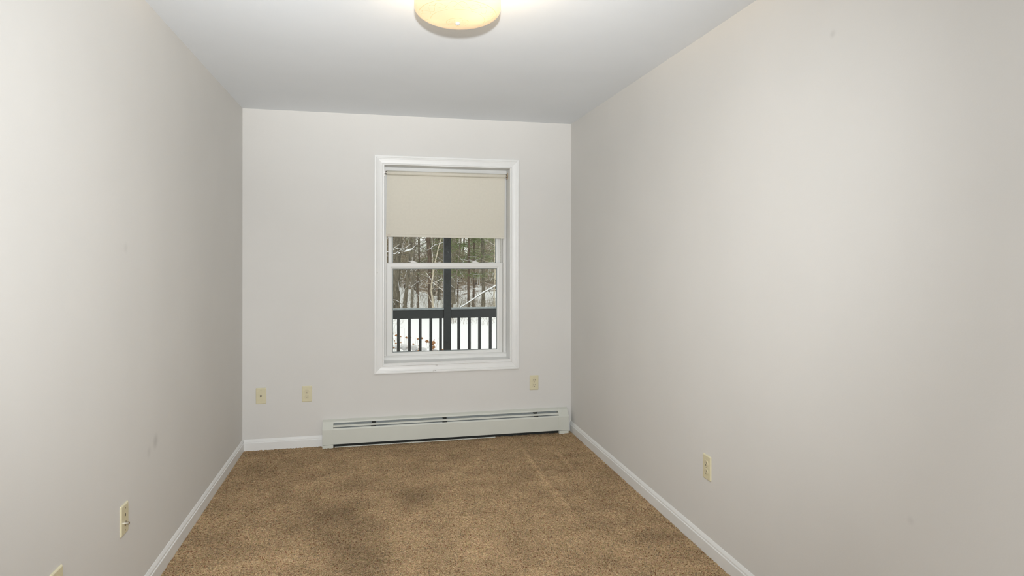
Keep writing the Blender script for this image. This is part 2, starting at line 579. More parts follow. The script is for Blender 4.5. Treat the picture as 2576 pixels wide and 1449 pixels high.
M['chip'] = mat('paint_chip_dark', (0.24, 0.20, 0.14), 0.8, vary=0.2)
for x, t in ((0.0065, 0.0168), (0.0185, 0.0140), (1.0725, 0.0140), (1.0845, 0.0168)):
    MB().lathe([(0.0012, 0), (0.0012, 0.0012)], (x, YB - t - 0.0010, 1.262), 8, 'Y').build('nail_hole', M['chip'], win, world=True)
for x0, x1, z, t in ((0.4475, 0.4640, 0.558, 0.0104), (0.4270, 0.4340, 0.5165, 0.0178), (0.4400, 0.4520, 0.5175, 0.0178)):
    MB().box(x0, x1, YB - t - 0.0004, YB - t + 0.001, z, z + 0.0018).build('paint_chip', M['chip'], win, world=True)

# ------------------------------------------------------------------ roller blind
rb = tag(empty('roller_blind', (0.548, YB + 0.085, 2.022)), 'half-drawn cream roller blind inside the top of the window frame', 'roller blind')
RY = YB + 0.088
ro = MB()
ro.lathe([(0.0150, 0.0), (0.0165, 0.002), (0.0165, 0.924), (0.0150, 0.926)], (0.085, RY, 2.0215), 24, 'X')
ro.build('rolled_fabric', M['blind'], rb, world=True, smooth=True)
fa = MB()
zs = [2.020, 1.90, 1.75, 1.62, 1.5565, 1.5550, 1.5535, 1.5350]
lo = []
for i, z in enumerate(zs):
    ye = RY + 0.0155 - 0.0012 * math.sin(i)
    x0, x1 = 0.0865 - 0.006 * (2.02 - z) / 0.485, 1.0065 - 0.003 * (2.02 - z) / 0.485
    t = 0.0016 if z > 1.556 else 0.0034
    if 1.554 < z < 1.5560:
        t = 0.0012
    dz = -0.010 * (2.02 - z) / 0.485
    lo.append([(x0, ye - t, z), (x1, ye - t, z + dz), (x1, ye + 0.0006, z + dz), (x0, ye + 0.0006, z)])
fa.loft(lo).build('fabric', M['blind'], rb, world=True)
# small printed tag line on the hem
MB().box(0.0905, 0.1130, RY + 0.0112, RY + 0.0121, 1.5462, 1.5474).build('hem_tag', mat('hem_tag_print', (0.42, 0.22, 0.16), 0.7, vary=0.2), rb, world=True)
for sx, x, m_ in ((1, JX0, 'steel'), (-1, JX1, 'brass')):
    bk = MB()
    bk.box(min(x, x + sx * 0.0025), max(x, x + sx * 0.0025), RY - 0.013, RY + 0.013, 1.998, 2.045)
    bk.box(min(x, x + sx * 0.010), max(x, x + sx * 0.010), RY - 0.010, RY + 0.010, 1.998, 2.001)
    bk.build('wall_bracket', M[m_], rb, world=True, bevel=0.0006)
    pn = MB()
    if sx > 0:
        pn.lathe([(0.004, 0), (0.004, 0.008), (0.013, 0.0095), (0.0150, 0.0165), (0.0150, 0.019)], (x + 0.001, RY, 2.0215), 18, 'X')
    else:
        pn.lathe([(0.0150, -0.013), (0.0150, -0.009), (0.012, -0.006), (0.004, -0.005), (0.004, 0.0)], (x - 0.001, RY, 2.0215), 18, 'X')
    pn.build('end_pin', M['steel'], rb, world=True, smooth=True)

# ------------------------------------------------------------------ baseboard heater
HX0, HX1 = -0.372, 1.4875
ht = tag(empty('baseboard_heater', ((HX0 + HX1) / 2, YB, 0.0)), 'long low white metal baseboard heater under the window', 'heater')
cx0, cx1 = HX0 + 0.075, HX1 - 0.080
hy = YB - 0.070
bp_ = MB()
bp_.loft([[(x, YB - 0.001, 0.012), (x, YB - 0.001, 0.188), (x, YB - 0.0300, 0.1775), (x, YB - 0.0345, 0.1675), (x, YB - 0.0330, 0.1670), (x, YB - 0.0290, 0.1750), (x, YB - 0.004, 0.1835), (x, YB - 0.004, 0.012)] for x in (HX0 + 0.001, HX1 - 0.001)])
bp_.build('back_panel', M['heater'], ht, world=True)
MB().box(cx0 - 0.02, cx1 + 0.02, YB - 0.0048, YB - 0.0042, 0.02, 0.182).build('back_shade_sheet', M['heater_in'], ht, world=True)  # grey sheet added as the shaded face of the back panel
fc = MB()
fc.loft([[(x, hy, 0.0225), (x, hy, 0.1270), (x, hy + 0.0015, 0.1305), (x, hy + 0.0075, 0.1370), (x, hy + 0.0085, 0.1355), (x, hy + 0.0030, 0.1285), (x, hy + 0.0015, 0.1260), (x, hy + 0.0015, 0.0235), (x, hy + 0.012, 0.0235), (x, hy + 0.012, 0.0225)] for x in (cx0, cx1)])
fc.build('front_cover', M['heater'], ht, world=True)
dm = MB()
dm.loft([[(x, hy + 0.0125, 0.1432), (x, hy + 0.0125, 0.1450), (x, hy + 0.0215, 0.1530), (x, hy + 0.0300, 0.1545), (x, hy + 0.0300, 0.1530), (x, hy + 0.0225, 0.1512)] for x in (cx0 + 0.001, cx1 - 0.001)])
dm.build('damper_blade', M['heater'], ht, world=True)
MB().box(cx0, cx1, hy + 0.016, YB - 0.012, 0.060, 0.118).build('fin_element', M['fin'], ht, world=True)
for x in (-0.010, 0.515, 1.225):
    hb = MB()
    hb.box(x - 0.014, x + 0.014, YB - 0.0370, YB - 0.006, 0.1545, 0.1672)
    MB().box(x - 0.020, x + 0.016, hy + 0.0065, hy + 0.0135, 0.1330, 0.1405).build('hanger_clip', M['dark'], ht, world=True)
    hb.build('hanger_bracket', M['dark'], ht, world=True)
MB().box(cx0, cx1, hy + 0.026, hy + 0.030, -0.006, 0.058).build('gap_shade_panel', M['dark'], ht, world=True)  # near-black panel added so the gap under the cover looks shadowed
MB().box(cx0 + 0.012, 0.90, hy + 0.004, hy + 0.006, -0.003, 0.0042).build('bottom_lip', M['heater'], ht, world=True)
EP = [(YB - 0.001, 0.0215), (YB - 0.001, 0.1885), (YB - 0.0295, 0.1785), (hy - 0.0010, 0.1310), (hy - 0.0016, 0.1275), (hy - 0.0016, 0.0215)]
for x0, x1 in ((HX0, cx0 + 0.001), (cx1 - 0.001, HX1)):
    MB().loft([[(x, y, z) for y, z in EP] for x in (x0, x1)]).build('end_cap', M['heater'], ht, world=True, bevel=0.0012)
    MB().box(x0 + (0.001 if x0 == HX0 else 0.0), x1 - (0.004 if x0 != HX0 else -0.001), hy - 0.004, YB - 0.004, -0.0045, 0.0195).build('foot', M['heater'], ht, world=True, bevel=0.0010)

# ------------------------------------------------------------------ wall plates (built facing -y, turned onto their wall)


def plate_body():
    mb = MB()
    w, h, t = 0.0353, 0.0575, 0.0062

    def ring(i, y, r=0.003):
        x, z = w - i, h - i
        return [(-x + r, y, -z), (x - r, y, -z), (x, y, -z + r), (x, y, z - r), (x - r, y, z), (-x + r, y, z), (-x, y, z - r), (-x, y, -z + r)]
    mb.loft([ring(0, 0), ring(0, -0.0025), ring(0.0018, -0.0050), ring(0.0045, -t)])
    return mb


def disc(cx, cz, r, y0, y1, n=14):
    return MB().lathe([(r, y0), (r, y1)], (cx, 0, cz), n, 'Y')


def make_outlet():
    e = empty('outlet')
    plate_body().build('cover_plate', M['ivory'], e)
    for cz in (0.0195, -0.0195):
        rc = MB()
        pr = []
        for j in range(28):
            an = 2 * math.pi * j / 28
            pr.append((0.0172 * math.cos(an), max(-0.0142, min(0.0142, 0.0172 * math.sin(an)))))
        rc.loft([[(x, y, cz + z) for x, z in pr] for y in (-0.004, -0.0086)])
        r_ = rc.build('receptacle', M['ivory2'], e, bevel=0.0006)
        for sx, hh in ((-0.0063, 0.0047), (0.0063, 0.0039)):
            MB().box(sx - 0.0013, sx + 0.0013, -0.0091, -0.0080, cz + 0.0030 - hh, cz + 0.0030 + hh).build('slot', M['slot'], r_)
        disc(0, cz - 0.0082, 0.0026, -0.0080, -0.0091).build('ground_hole', M['slot'], r_)
    disc(0, 0, 0.0030, -0.0050, -0.0073).build('screw', M['screw'], e)
    return e


o1 = make_outlet()
GO = 'ivory duplex power outlets'
for i, (loc, rz, lab) in enumerate((
        ((-0.4845, YB, 0.3835), 0.0, 'ivory duplex outlet on the window wall above the short white baseboard, beside the cable plate'),
        ((1.222, YB, 0.392), 0.0, 'ivory duplex outlet on the window wall below the window corner, above the heater'),
        ((XR, 2.655, 0.398), -math.pi / 2, 'ivory duplex outlet alone on the bare side wall without cable plates'),
        ((XL, 2.090, 0.403), math.pi / 2, 'ivory outlet plate nearest the camera, only its upper corner in view'))):
    o = o1 if i == 0 else copy_tree(o1)
    o.location, o.rotation_euler = loc, (0, 0, rz)
    tag(o, lab, 'outlet', GO)

cp = tag(empty('cable_plate', (-0.799, YB, 0.3835)), 'ivory cable wall plate with one coax jack on the window wall near the corner', 'wall plate', 'ivory cable wall plates')
plate_body().build('cover_plate', M['ivory'], cp)
MB().lathe([(0.0068, -0.004), (0.0068, -0.0085), (0.0045, -0.0090), (0.0045, -0.0150), (0.0030, -0.0152)], (0, 0, 0), 12, 'Y').build('coax_jack', mat('coax_dark_metal', (0.16, 0.13, 0.11), 0.3, 0.8, vary=0.2, scale=100), cp, smooth=True)
for z in (0.0415, -0.0415):
    disc(0, z, 0.0029, -0.0050, -0.0073).build('screw', M['screw'], cp)

pp = tag(empty('phone_cable_plate', (XL, 2.600, 0.399), math.pi / 2), 'ivory plate with a phone slot above a silver coax knob on the smudged wall', 'wall plate', 'ivory cable wall plates')
plate_body().build('cover_plate', M['ivory'], pp)
js = MB().box(-0.0035, 0.0035, -0.0068, -0.0050, 0.0105, 0.0205).build('phone_slot', M['slot'], pp)
MB().lathe([(0.0090, -0.004), (0.0090, -0.0085), (0.0062, -0.0090), (0.0062, -0.0190), (0.0045, -0.0205)], (0, 0, -0.0165), 14, 'Y').build('coax_knob', M['steel'], pp, smooth=True)
for z in (0.0415, -0.0415):
    disc(0, z, 0.0029, -0.0050, -0.0073).build('screw', M['steel'], pp)

# ------------------------------------------------------------------ ceiling lamp
LX, LY = 0.309, 2.379


def bowl_mat():
    k = NT('lamp_amber_glass')
    t = k.t
    out = t.nodes['Material Output']
    co = k.coords()
    sx = k.n('ShaderNodeSeparateXYZ')
    k.l(co, sx.inputs[0])
    r = k.math('SQRT', k.math('ADD', k.math('MULTIPLY', sx.outputs[0], sx.outputs[0]), k.math('MULTIPLY', sx.outputs[1], sx.outputs[1])))
    ang = k.math('ARCTAN2', sx.outputs[1], sx.outputs[0])

    def line(r0, w, amp=0.0, freq=6.0, ph=0.0):
        rr = r
        if amp:
            rr = k.math('ADD', r, k.math('MULTIPLY', k.math('SINE', k.math('ADD', k.math('MULTIPLY', ang, freq), ph)), amp))
        return k.math('LESS_THAN', k.math('ABSOLUTE', k.math('SUBTRACT', rr, r0)), w)
    # pressed floral band and centre medallion: ring lines and scrolling vines
    pat = line(0.043, 0.0012)
    for arg in ((0.103, 0.0011), (0.148, 0.0011), (0.126, 0.0011, 0.014, 9.0), (0.126, 0.0009, 0.014, 9.0, 2.2), (0.026, 0.0010, 0.008, 7.0)):
        pat = k.math('MAXIMUM', pat, line(*arg))
    wv = k.n('ShaderNodeTexNoise', Scale=34.0, Detail=3.0)
    k.l(co, wv.inputs['Vector'])
    pat = k.math('MULTIPLY', pat, k.math('GREATER_THAN', wv.outputs['Fac'], 0.44))
    colr = k.n('ShaderNodeMix', data_type='RGBA')
    k.l(pat, colr.inputs[0])
    colr.inputs[6].default_value = (0.95, 0.87, 0.71, 1)
    colr.inputs[7].default_value = (0.88, 0.72, 0.50, 1)
    tl = k.n('ShaderNodeBsdfTranslucent')
    dim = k.n('ShaderNodeVectorMath', operation='MULTIPLY')
    k.l(colr.outputs[2], dim.inputs[0])
    dim.inputs[1].default_value = (0.088, 0.080, 0.076)
    k.l(dim.outputs[0], tl.inputs['Color'])
    df = k.b
    dif = k.n('ShaderNodeVectorMath', operation='MULTIPLY')
    k.l(colr.outputs[2], dif.inputs[0])
    dif.inputs[1].default_value = (0.72, 0.71, 0.65)
    k.l(dif.outputs[0], df.inputs['Base Color'])
    df.inputs['Roughness'].default_value = 0.15
    k.l(colr.outputs[2], df.inputs['Emission Color'])
    df.inputs['Emission Strength'].default_value = 0.30
    mx = k.n('ShaderNodeMixShader')
    mx.inputs[0].default_value = 0.5
    k.l(df.outputs[0], mx.inputs[1])
    k.l(tl.outputs[0], mx.inputs[2])
    k.l(mx.outputs[0], out.inputs['Surface'])
    return k.m


lamp = tag(empty('ceiling_lamp', (LX, LY, ZC)), 'glowing amber glass bowl lamp on the ceiling with a small pale knob underneath', 'ceiling lamp')
MB().lathe([(0.118, -0.001), (0.118, -0.020), (0.100, -0.032), (0.03, -0.034)], (0, 0, 0), 40).build('ceiling_pan', M['trim'], lamp, smooth=True)
bw = MB()
R_, zr, dp = 0.1655, -0.098, 0.056
prof = [(R_ - 0.002, zr + 0.042), (R_, zr + 0.040), (R_, zr + 0.02)]
for i in range(0, 17):
    an = i / 16 * math.pi / 2
    prof.append((max(0.006, R_ * math.cos(an)), zr - dp * math.sin(an)))
lp_ = [[(r * math.cos(2 * math.pi * j / 64), r * math.sin(2 * math.pi * j / 64), z) for j in range(64)] for r, z in prof]
bw.loft(lp_, caps=False)
bo = bw.build('glass_bowl', bowl_mat(), lamp, smooth='all')
MB().lathe([(0.004, zr - dp + 0.006), (0.0075, zr - dp + 0.003), (0.0092, zr - dp - 0.001), (0.0085, zr - dp - 0.005), (0.0050, zr - dp - 0.0085), (0.0015, zr - dp - 0.0095)], (0, 0, 0), 20).build('finial', M['nickel'], lamp, smooth=True)
MB().tube([(0, 0, -0.03), (0, 0, zr - dp + 0.006)], 0.004, 8).build('rod', M['steel'], lamp)
for (px, py, pw) in ((0.066, -0.052, 480.0), (-0.070, 0.030, 260.0)):
    gm_ = NT('lit_bulb')
    gm_.b.inputs['Base Color'].default_value = (1.0, 0.9, 0.75, 1)
    gm_.b.inputs['Emission Color'].default_value = (1.0, 0.76, 0.46, 1)
    gm_.b.inputs['Emission Strength'].default_value = pw
    MB().lathe([(0.008, -0.034), (0.013, -0.040), (0.019, -0.056), (0.017, -0.068), (0.006, -0.075)], (px, py, 0), 16).build('bulb', gm_.m, lamp, smooth=True)

# ------------------------------------------------------------------ outside: porch, snow and woods
M['porch'] = mat('porch_dark_stain', (0.034, 0.040, 0.046), 0.55, vary=0.25, scale=40, bump=0.15, bscale=120)
M['frost_lit'] = mat('rail_frost_lit', (0.42, 0.47, 0.50), 0.7, vary=0.2, scale=25)  # pale tone for snow dust and the lit edge of the cap
M['deck'] = mat('porch_deck_wood', (0.22, 0.19, 0.16), 0.8, vary=0.2)
M['porchceil'] = mat('porch_ceiling_paint', (0.55, 0.54, 0.50), 0.7, vary=0.05)
GZ = -0.9
struct(MB().box(-3.0, 6.0, YB + 0.23, 8.15, -0.40, -0.25).build('porch_floor', M['deck']), 'porch deck outside the window')
struct(MB().box(-3.0, 6.0, YB + 0.23, 8.4, 2.40, 2.55).build('porch_roof', M['porchceil']), 'porch roof outside the window')
PY = 8.0
pr_ = tag(empty('porch_railing', (0.91, PY + 0.04, -0.25)), 'dark porch railing with square balusters outside the window', 'railing')
MB().box(0.865, 0.957, PY, PY + 0.09, -0.25, 2.40).build('post', M['porch'], pr_, world=True, bevel=0.004)
for x0, x1 in ((-2.6, 0.864), (0.958, 5.6)):
    MB().box(x0, x1, PY + 0.018, PY + 0.062, 0.582, 0.694).build('rail', M['porch'], pr_, world=True, bevel=0.003)
    MB().box(x0, x1, PY - 0.005, PY + 0.085, 0.694, 0.714).build('rail_cap', M['frost_lit'], pr_, world=True, bevel=0.004)
    MB().box(x0, x1, PY + 0.018, PY + 0.062, -0.17, -0.09).build('bottom_rail', M['porch'], pr_, world=True, bevel=0.003)
bal0 = None
xs_l = [0.289 - 0.1375 * k for k in (6, 5, 4, 3, 2, 1)] + [0.289, 0.428, 0.564, 0.699, 0.8245]
xs_r = [1.061, 1.200, 1.334, 1.477] + [1.477 + 0.1385 * k for k in range(1, 9)]
for x in xs_l + xs_r:
    if bal0 is None:
        bal0 = MB().box(-0.0175, 0.0175, PY + 0.022, PY + 0.057, -0.09, 0.582).build('baluster', M['porch'], None, bevel=0.002)
        bal0.parent = pr_
        bo_ = bal0
    else:
        bo_ = bal0.copy()
        COL.objects.link(bo_)
    bo_.location = (x - 0.91, -(PY + 0.04), 0.25)


def hgt(x, y):
    """ground height outside"""
    h = GZ + 0.05 * np.sin(x * 0.7 + 1) * np.sin(y * 0.35) + 0.03 * np.sin(x * 1.9 + y * 0.8)
    t = np.clip((y - 40) / 36.0, 0, 1)
    h = h + 1.75 * t * t * (3 - 2 * t)
    t2 = np.clip((y - 24) / 8.0, 0, 1) * np.clip((4.5 - x) / 3.5, 0, 1)
    h = h + 0.42 * t2 + 0.20 * np.sin(x * 0.9 + y * 0.21) * np.clip((y - 24) / 8, 0, 1)
    return h


def gz_at(x, y):
    return float(hgt(np.array(float(x)), np.array(float(y))))


def ground_mat():
    k = NT('snow_and_leaf_litter')
    b_ = k.b
    b_.inputs['Roughness'].default_value = 0.9
    b_.inputs['Specular IOR Level'].default_value = 0.1
    co = k.coords()
    sx = k.n('ShaderNodeSeparateXYZ')
    k.l(co, sx.inputs[0])
    no = k.n('ShaderNodeTexNoise', Scale=0.55, Detail=6.0, Roughness=0.65)
    k.l(co, no.inputs['Vector'])
    far = k.n('ShaderNodeMapRange', interpolation_type='SMOOTHSTEP')
    for nm, v in (('From Min', 24.0), ('From Max', 50.0), ('To Min', -0.26), ('To Max', 0.15)):
        far.inputs[nm].default_value = v
    k.l(sx.outputs[1], far.inputs['Value'])
    f = k.n('ShaderNodeMapRange', interpolation_type='SMOOTHSTEP')
    for nm, v in (('From Min', 0.44), ('From Max', 0.60), ('To Min', 0.0), ('To Max', 1.0)):
        f.inputs[nm].default_value = v
    k.l(k.math('ADD', no.outputs['Fac'], far.outputs[0]), f.inputs['Value'])
    lit = k.n('ShaderNodeTexNoise', Scale=9.0, Detail=5.0)
    k.l(co, lit.inputs['Vector'])
    rp = k.n('ShaderNodeValToRGB')
    rp.color_ramp.elements[0].color = (0.09, 0.065, 0.045, 1)
    rp.color_ramp.elements[1].color = (0.34, 0.26, 0.19, 1)
    k.l(lit.outputs['Fac'], rp.inputs['Fac'])
    mx = k.n('ShaderNodeMix', data_type='RGBA')
    k.l(f.outputs[0], mx.inputs[0])
    mx.inputs[6].default_value = (0.88, 0.89, 0.90, 1)
    k.l(rp.outputs['Color'], mx.inputs[7])
    k.l(mx.outputs[2], b_.inputs['Base Color'])
    return k.m


gx = np.linspace(-16, 26, 106)
gy_ = np.linspace(YB + 0.3, 96, 183)
gm = MB()
GXX, GYY = np.meshgrid(gx, gy_)
GH = hgt(GXX, GYY)
gm.v = [(float(x), float(y), float(z)) for x, y, z in zip(GXX.ravel(), GYY.ravel(), GH.ravel())]
ii = np.arange(len(gx) * len(gy_)).reshape(len(gy_), len(gx))
gm.f = [tuple(map(int, q)) for q in np.stack([ii[:-1, :-1], ii[:-1, 1:], ii[1:, 1:], ii[1:, :-1]], -1).reshape(-1, 4)]
struct(gm.build('ground_snow', ground_mat(), smooth='all'), 'snow-covered yard running into the woods')


def bark(name, c1, c2, sc=(9, 9, 1.6), detail=1.5, lo=0.35, hi=0.68, c3=None):
    k = NT(name)
    b_ = k.b
    b_.inputs['Roughness'].default_value = 0.9
    b_.inputs['Specular IOR Level'].default_value = 0.1
    co = k.coords()
    mp = k.n('ShaderNodeMapping')
    mp.inputs['Scale'].default_value = sc
    k.l(co, mp.inputs['Vector'])
    no = k.n('ShaderNodeTexNoise', Scale=detail, Detail=6.0, Roughness=0.72)
    k.l(mp.outputs[0], no.inputs['Vector'])
    rp = k.n('ShaderNodeValToRGB')
    rp.color_ramp.elements[0].position, rp.color_ramp.elements[1].position = lo, hi
    rp.color_ramp.elements[0].color, rp.color_ramp.elements[1].color = rgba(c1), rgba(c2)
    if c3:
        e = rp.color_ramp.elements.new((lo + hi) / 2)
        e.color = rgba(c3)
    k.l(no.outputs['Fac'], rp.inputs['Fac'])
    k.l(rp.outputs['Color'], b_.inputs['Base Color'])
    return k.m


M['bark_grey'] = bark('bark_grey', (0.07, 0.062, 0.048), (0.30, 0.27, 0.21), (16, 16, 3.0), c3=(0.155, 0.135, 0.100))
M['bark_brown'] = bark('bark_brown', (0.065, 0.048, 0.036), (0.27, 0.20, 0.15), (16, 16, 3.0), c3=(0.135, 0.100, 0.075))
M['bark_pale'] = bark('bark_pale', (0.14, 0.125, 0.10), (0.42, 0.38, 0.31), (16, 16, 4.0), c3=(0.25, 0.225, 0.18))
M['birch'] = bark('bark_birch', (0.30, 0.25, 0.17), (0.72, 0.66, 0.54), (14, 14, 7))
M['snow'] = mat('snow_white', (0.88, 0.89, 0.91), 0.85, vary=0.03, scale=6)
M['twig'] = bark('twig_brown', (0.11, 0.092, 0.060), (0.62, 0.56, 0.46), (1.2, 1.2, 1.2), 3.0, c3=(0.28, 0.235, 0.165))
M['needle'] = bark('hemlock_needles', (0.08, 0.12, 0.045), (0.36, 0.44, 0.20), (3, 3, 3), c3=(0.20, 0.27, 0.105))
M['leafdry'] = bark('dried_flower_brown', (0.30, 0.12, 0.05), (0.66, 0.38, 0.19), (40, 40, 40))
M['stem'] = bark('dry_stem', (0.22, 0.17, 0.12), (0.45, 0.38, 0.30), (20, 20, 8))


def curve(pts, jit=0.0, sub=4, rr=random):
    """Catmull-Rom through the points, a little crooked"""
    p = [Vector(q) for q in pts]
    p = [p[0] * 2 - p[1]] + p + [p[-1] * 2 - p[-2]]
    out = []
    for i in range(1, len(p) - 2):
        for j in range(sub):
            t = j / sub
            a_, b_, c_, d_ = p[i - 1], p[i], p[i + 1], p[i + 2]
            q = 0.5 * ((2 * b_) + (c_ - a_) * t + (2 * a_ - 5 * b_ + 4 * c_ - d_) * t * t + (-a_ + 3 * b_ - 3 * c_ + d_) * t ** 3)
            if jit and (i > 1 or j):
                q = q + Vector((rr.uniform(-1, 1), rr.uniform(-1, 1), rr.uniform(-1, 1))) * jit
            out.append(q)
    out.append(p[-2])
    return out


def limb(mb, pts, r0, r1, n=4):
    m_ = len(pts) - 1
    mb.tube(pts, [r0 + (r1 - r0) * i / m_ for i in range(m_ + 1)], n, caps=False)


def snowline(mb, pts, r0, r1, rr, cover=0.8):
    """broken ridges of snow lying on a branch"""
    run, rad = [], []
    m_ = len(pts) - 1
    for i, q in enumerate(pts):
        if rr.random() < cover:
            run.append(q + Vector((0, -0.003, (r0 + (r1 - r0) * i / m_) * 0.7)))
            rad.append((r0 + (r1 - r0) * i / m_) * rr.uniform(0.7, 1.1))
        if (rr.random() > cover or i == m_) and len(run) > 1:
            rad[0] *= 0.4
            rad[-1] *= 0.4
            mb.tube(run, rad, 4, caps=False)
            run, rad = [], []
        elif rr.random() > cover:
            run, rad = [], []


def sticks(mb, segs, n=3):
    """tapered thin sticks, all in one mesh"""
    for p0, p1, r0, r1 in segs:
        mid = (p0 + p1) * 0.5 + Vector((random.uniform(-1, 1), 0, random.uniform(-1, 1))) * (p1 - p0).length * 0.07
        mb.tube([p0, mid, p1], [r0, (r0 + r1) / 2, r1], n, caps=False)


def tree(name, base, top, r0, r1, m, label, group=None, nb=10, seed=0, zmin=0.5, zmax=4.5, bl=1.2, snow=0.4, needles=0, bend=0.04, up=0.25, br_r=0.012):
    rr = random.Random(seed)
    bx, by = base
    bz = gz_at(bx, by) - 0.05
    e = empty(name, (bx, by, bz))
    top = Vector(top)
    b0 = Vector((bx, by, bz))
    n = 9
    pts = []
    for i in range(n):
        t = i / (n - 1)
        p = b0.lerp(top, t)
        if 0 < i < n - 1:
            p += Vector((rr.uniform(-1, 1), rr.uniform(-1, 1), 0)) * bend
        pts.append(p)
    rad = [r0 * (1.25 if i == 0 else 1) + (r1 - r0) * i / (n - 1) for i in range(n)]
    MB().tube(pts, rad, 8).build('trunk', m, e, world=True, smooth='all')

    def on(z):
        t = max(0, min(0.999, (z - b0.z) / (top.z - b0.z))) * (n - 1)
        i = int(t)
        return pts[i].lerp(pts[i + 1], t - i), rad[i]
    br, sn, nd = MB(), MB(), MB()
    for i in range(nb):
        z = rr.uniform(zmin, zmax)
        p, rt = on(z)
        an = rr.uniform(0, 2 * math.pi)
        if needles:
            d = Vector((math.cos(an), math.sin(an), -0.08 + rr.uniform(-0.15, 0.12)))
        else:
            d = Vector((math.cos(an), 0.5 * math.sin(an), up + rr.uniform(-0.5, 0.4)))
        L_ = bl * rr.uniform(0.4, 1.2)
        sag = rr.uniform(-0.10, 0.12) * L_
        ctl = [p, p + d * L_ * 0.35 + Vector((0, 0, sag)), p + d * L_ * 0.7 + Vector((rr.uniform(-0.1, 0.1) * L_, 0, sag * 0.7)), p + d * L_ + Vector((rr.uniform(-0.2, 0.2) * L_, 0, -sag))]
        cp_ = curve(ctl, 0.012 * L_, 3, rr)
        rb_ = min(rt * 0.25, br_r)
        limb(br, cp_, rb_, rb_ * 0.35)
        if not needles:
            for q in range(4):
                s0 = rr.choice(cp_[2:])
                s1 = s0 + (d + Vector((rr.uniform(-1, 1), rr.uniform(-0.6, 0.6), rr.uniform(-0.6, 0.8)))).normalized() * rr.uniform(0.12, 0.35) * bl
                sm = (s0 + s1) * 0.5 + Vector((rr.uniform(-1, 1), 0, rr.uniform(-1, 1))) * 0.03
                br.tube([s0, sm, s1], [rb_ * 0.45, rb_ * 0.35, rb_ * 0.2], 3, caps=False)
        if rr.random() < snow:
            snowline(sn, cp_, rb_ * 0.85, rb_ * 0.45, rr, 0.85)
        if needles:
            for q in range(needles):
                c = rr.choice(cp_[1:]).copy() + Vector((rr.gauss(0, 0.11), rr.gauss(0, 0.11), rr.gauss(-0.03, 0.05)))
                d1 = Vector((rr.uniform(-1, 1), rr.uniform(-1, 1), rr.uniform(-0.45, 0.15))).normalized() * rr.uniform(0.04, 0.11)
                d2 = Vector((rr.uniform(-1, 1), rr.uniform(-1, 1), rr.uniform(-0.3, 0.3))).normalized() * rr.uniform(0.008, 0.022)
                nd.add([c - d2, c + d1, c + d2], [(0, 1, 2)])
    if br.v:
        tag(br.build('branches', m, e, world=True), kind='stuff')
    if sn.v:
        tag(sn.build('branch_snow', M['snow'], e, world=True), 'white snow lying along the branches', kind='stuff')
    if nd.v:
        tag(nd.build('needles', M['needle'], e, world=True), 'green needle sprays', kind='stuff')
    tag(e, label, 'tree', group)
    return e


# trees that can be told apart
tree('thick_grey_tree', (0.80, 24.9), (1.02, 24.9, 7.5), 0.140, 0.115, M['bark_grey'], 'thick dark grey tree trunk at the window edge nearest the brown shrub', nb=16, seed=3, zmin=0.5, zmax=3.4, bl=1.6, snow=0.85, bend=0.03)
tree('leaning_tree', (1.09, 24.4), (1.72, 24.6, 6.0), 0.070, 0.05, M['bark_grey'], 'slim grey tree leaning over beside the thick grey trunk', nb=14, seed=5, snow=0.5)
tree('double_tree', (1.50, 26.3), (1.82, 26.4, 7.0), 0.055, 0.045, M['bark_pale'], 'pale straight tree behind the leaning slim tree', nb=10, seed=8, snow=0.5, bend=0.02)
tree('thin_sapling', (1.68, 25.2), (1.75, 25.3, 3.2), 0.026, 0.012, M['bark_brown'], 'thin brown sapling in front of the snow bank', nb=10, seed=9, bl=0.7, zmin=-0.2, zmax=2.6, snow=0.2)
tree('tall_brown_tree', (2.19, 25.1), (1.93, 25.3, 8.0), 0.085, 0.07, M['bark_brown'], 'tall brown tree trunk directly behind the white birch', nb=12, seed=12, zmin=0.8, zmax=4, snow=0.5, bend=0.02)
tree('dark_straight_tree', (3.67, 24.8), (3.69, 24.8, 9.0), 0.045, 0.038, M['bark_brown'], 'dark straight hemlock trunk with green sprays beyond the porch post', nb=52, seed=14, zmin=0.6, zmax=4.2, bl=1.7, snow=0.25, needles=190, bend=0.012, br_r=0.008)
tree('second_hemlock', (4.16, 26.7), (4.25, 26.7, 10.0), 0.045, 0.040, M['bark_brown'], 'reddish-brown hemlock trunk just behind the dark straight one', nb=44, seed=15, zmin=0.9, zmax=4.4, bl=1.6, snow=0.25, needles=160, bend=0.012, br_r=0.008)
tree('broad_hemlock', (2.95, 29.5), (2.98, 29.5, 10.0), 0.065, 0.05, M['bark_grey'], 'bushy green hemlock partly hidden by the porch post', nb=64, seed=17, zmin=0.6, zmax=4.8, bl=2.0, snow=0.25, needles=190, bend=0.02, br_r=0.008)
tree('edge_tree', (4.28, 24.9), (4.24, 24.9, 7.5), 0.065, 0.055, M['bark_grey'], 'grey tree standing where the bent snowy sapling rises', nb=18, seed=19, snow=0.75, zmin=0.2, zmax=3.5, bl=1.4)
tree('pale_edge_tree', (4.62, 24.2), (4.66, 24.2, 5.5), 0.030, 0.024, M['birch'], 'slender pale tree at the window edge farthest from the shrub', nb=12, seed=21, snow=0.7, zmin=-0.2, zmax=2.5, bl=0.9)
tree('slanting_tree', (2.86, 24.2), (3.55, 24.4, 3.6), 0.036, 0.020, M['bark_grey'], 'slanting thin tree just beyond the porch post', nb=14, seed=23, snow=0.7, zmin=-0.3, zmax=1.8, bl=0.7)

# the white birch with its snowy side branches
KB = 1.27
bi = empty('birch_tree', (2.11, 22.95, gz_at(2.11, 22.95)))


def bp3(x, z, dy=0.0):
    return (x * KB, 22.95 + dy, 1.393 + (z - 1.393) * KB)


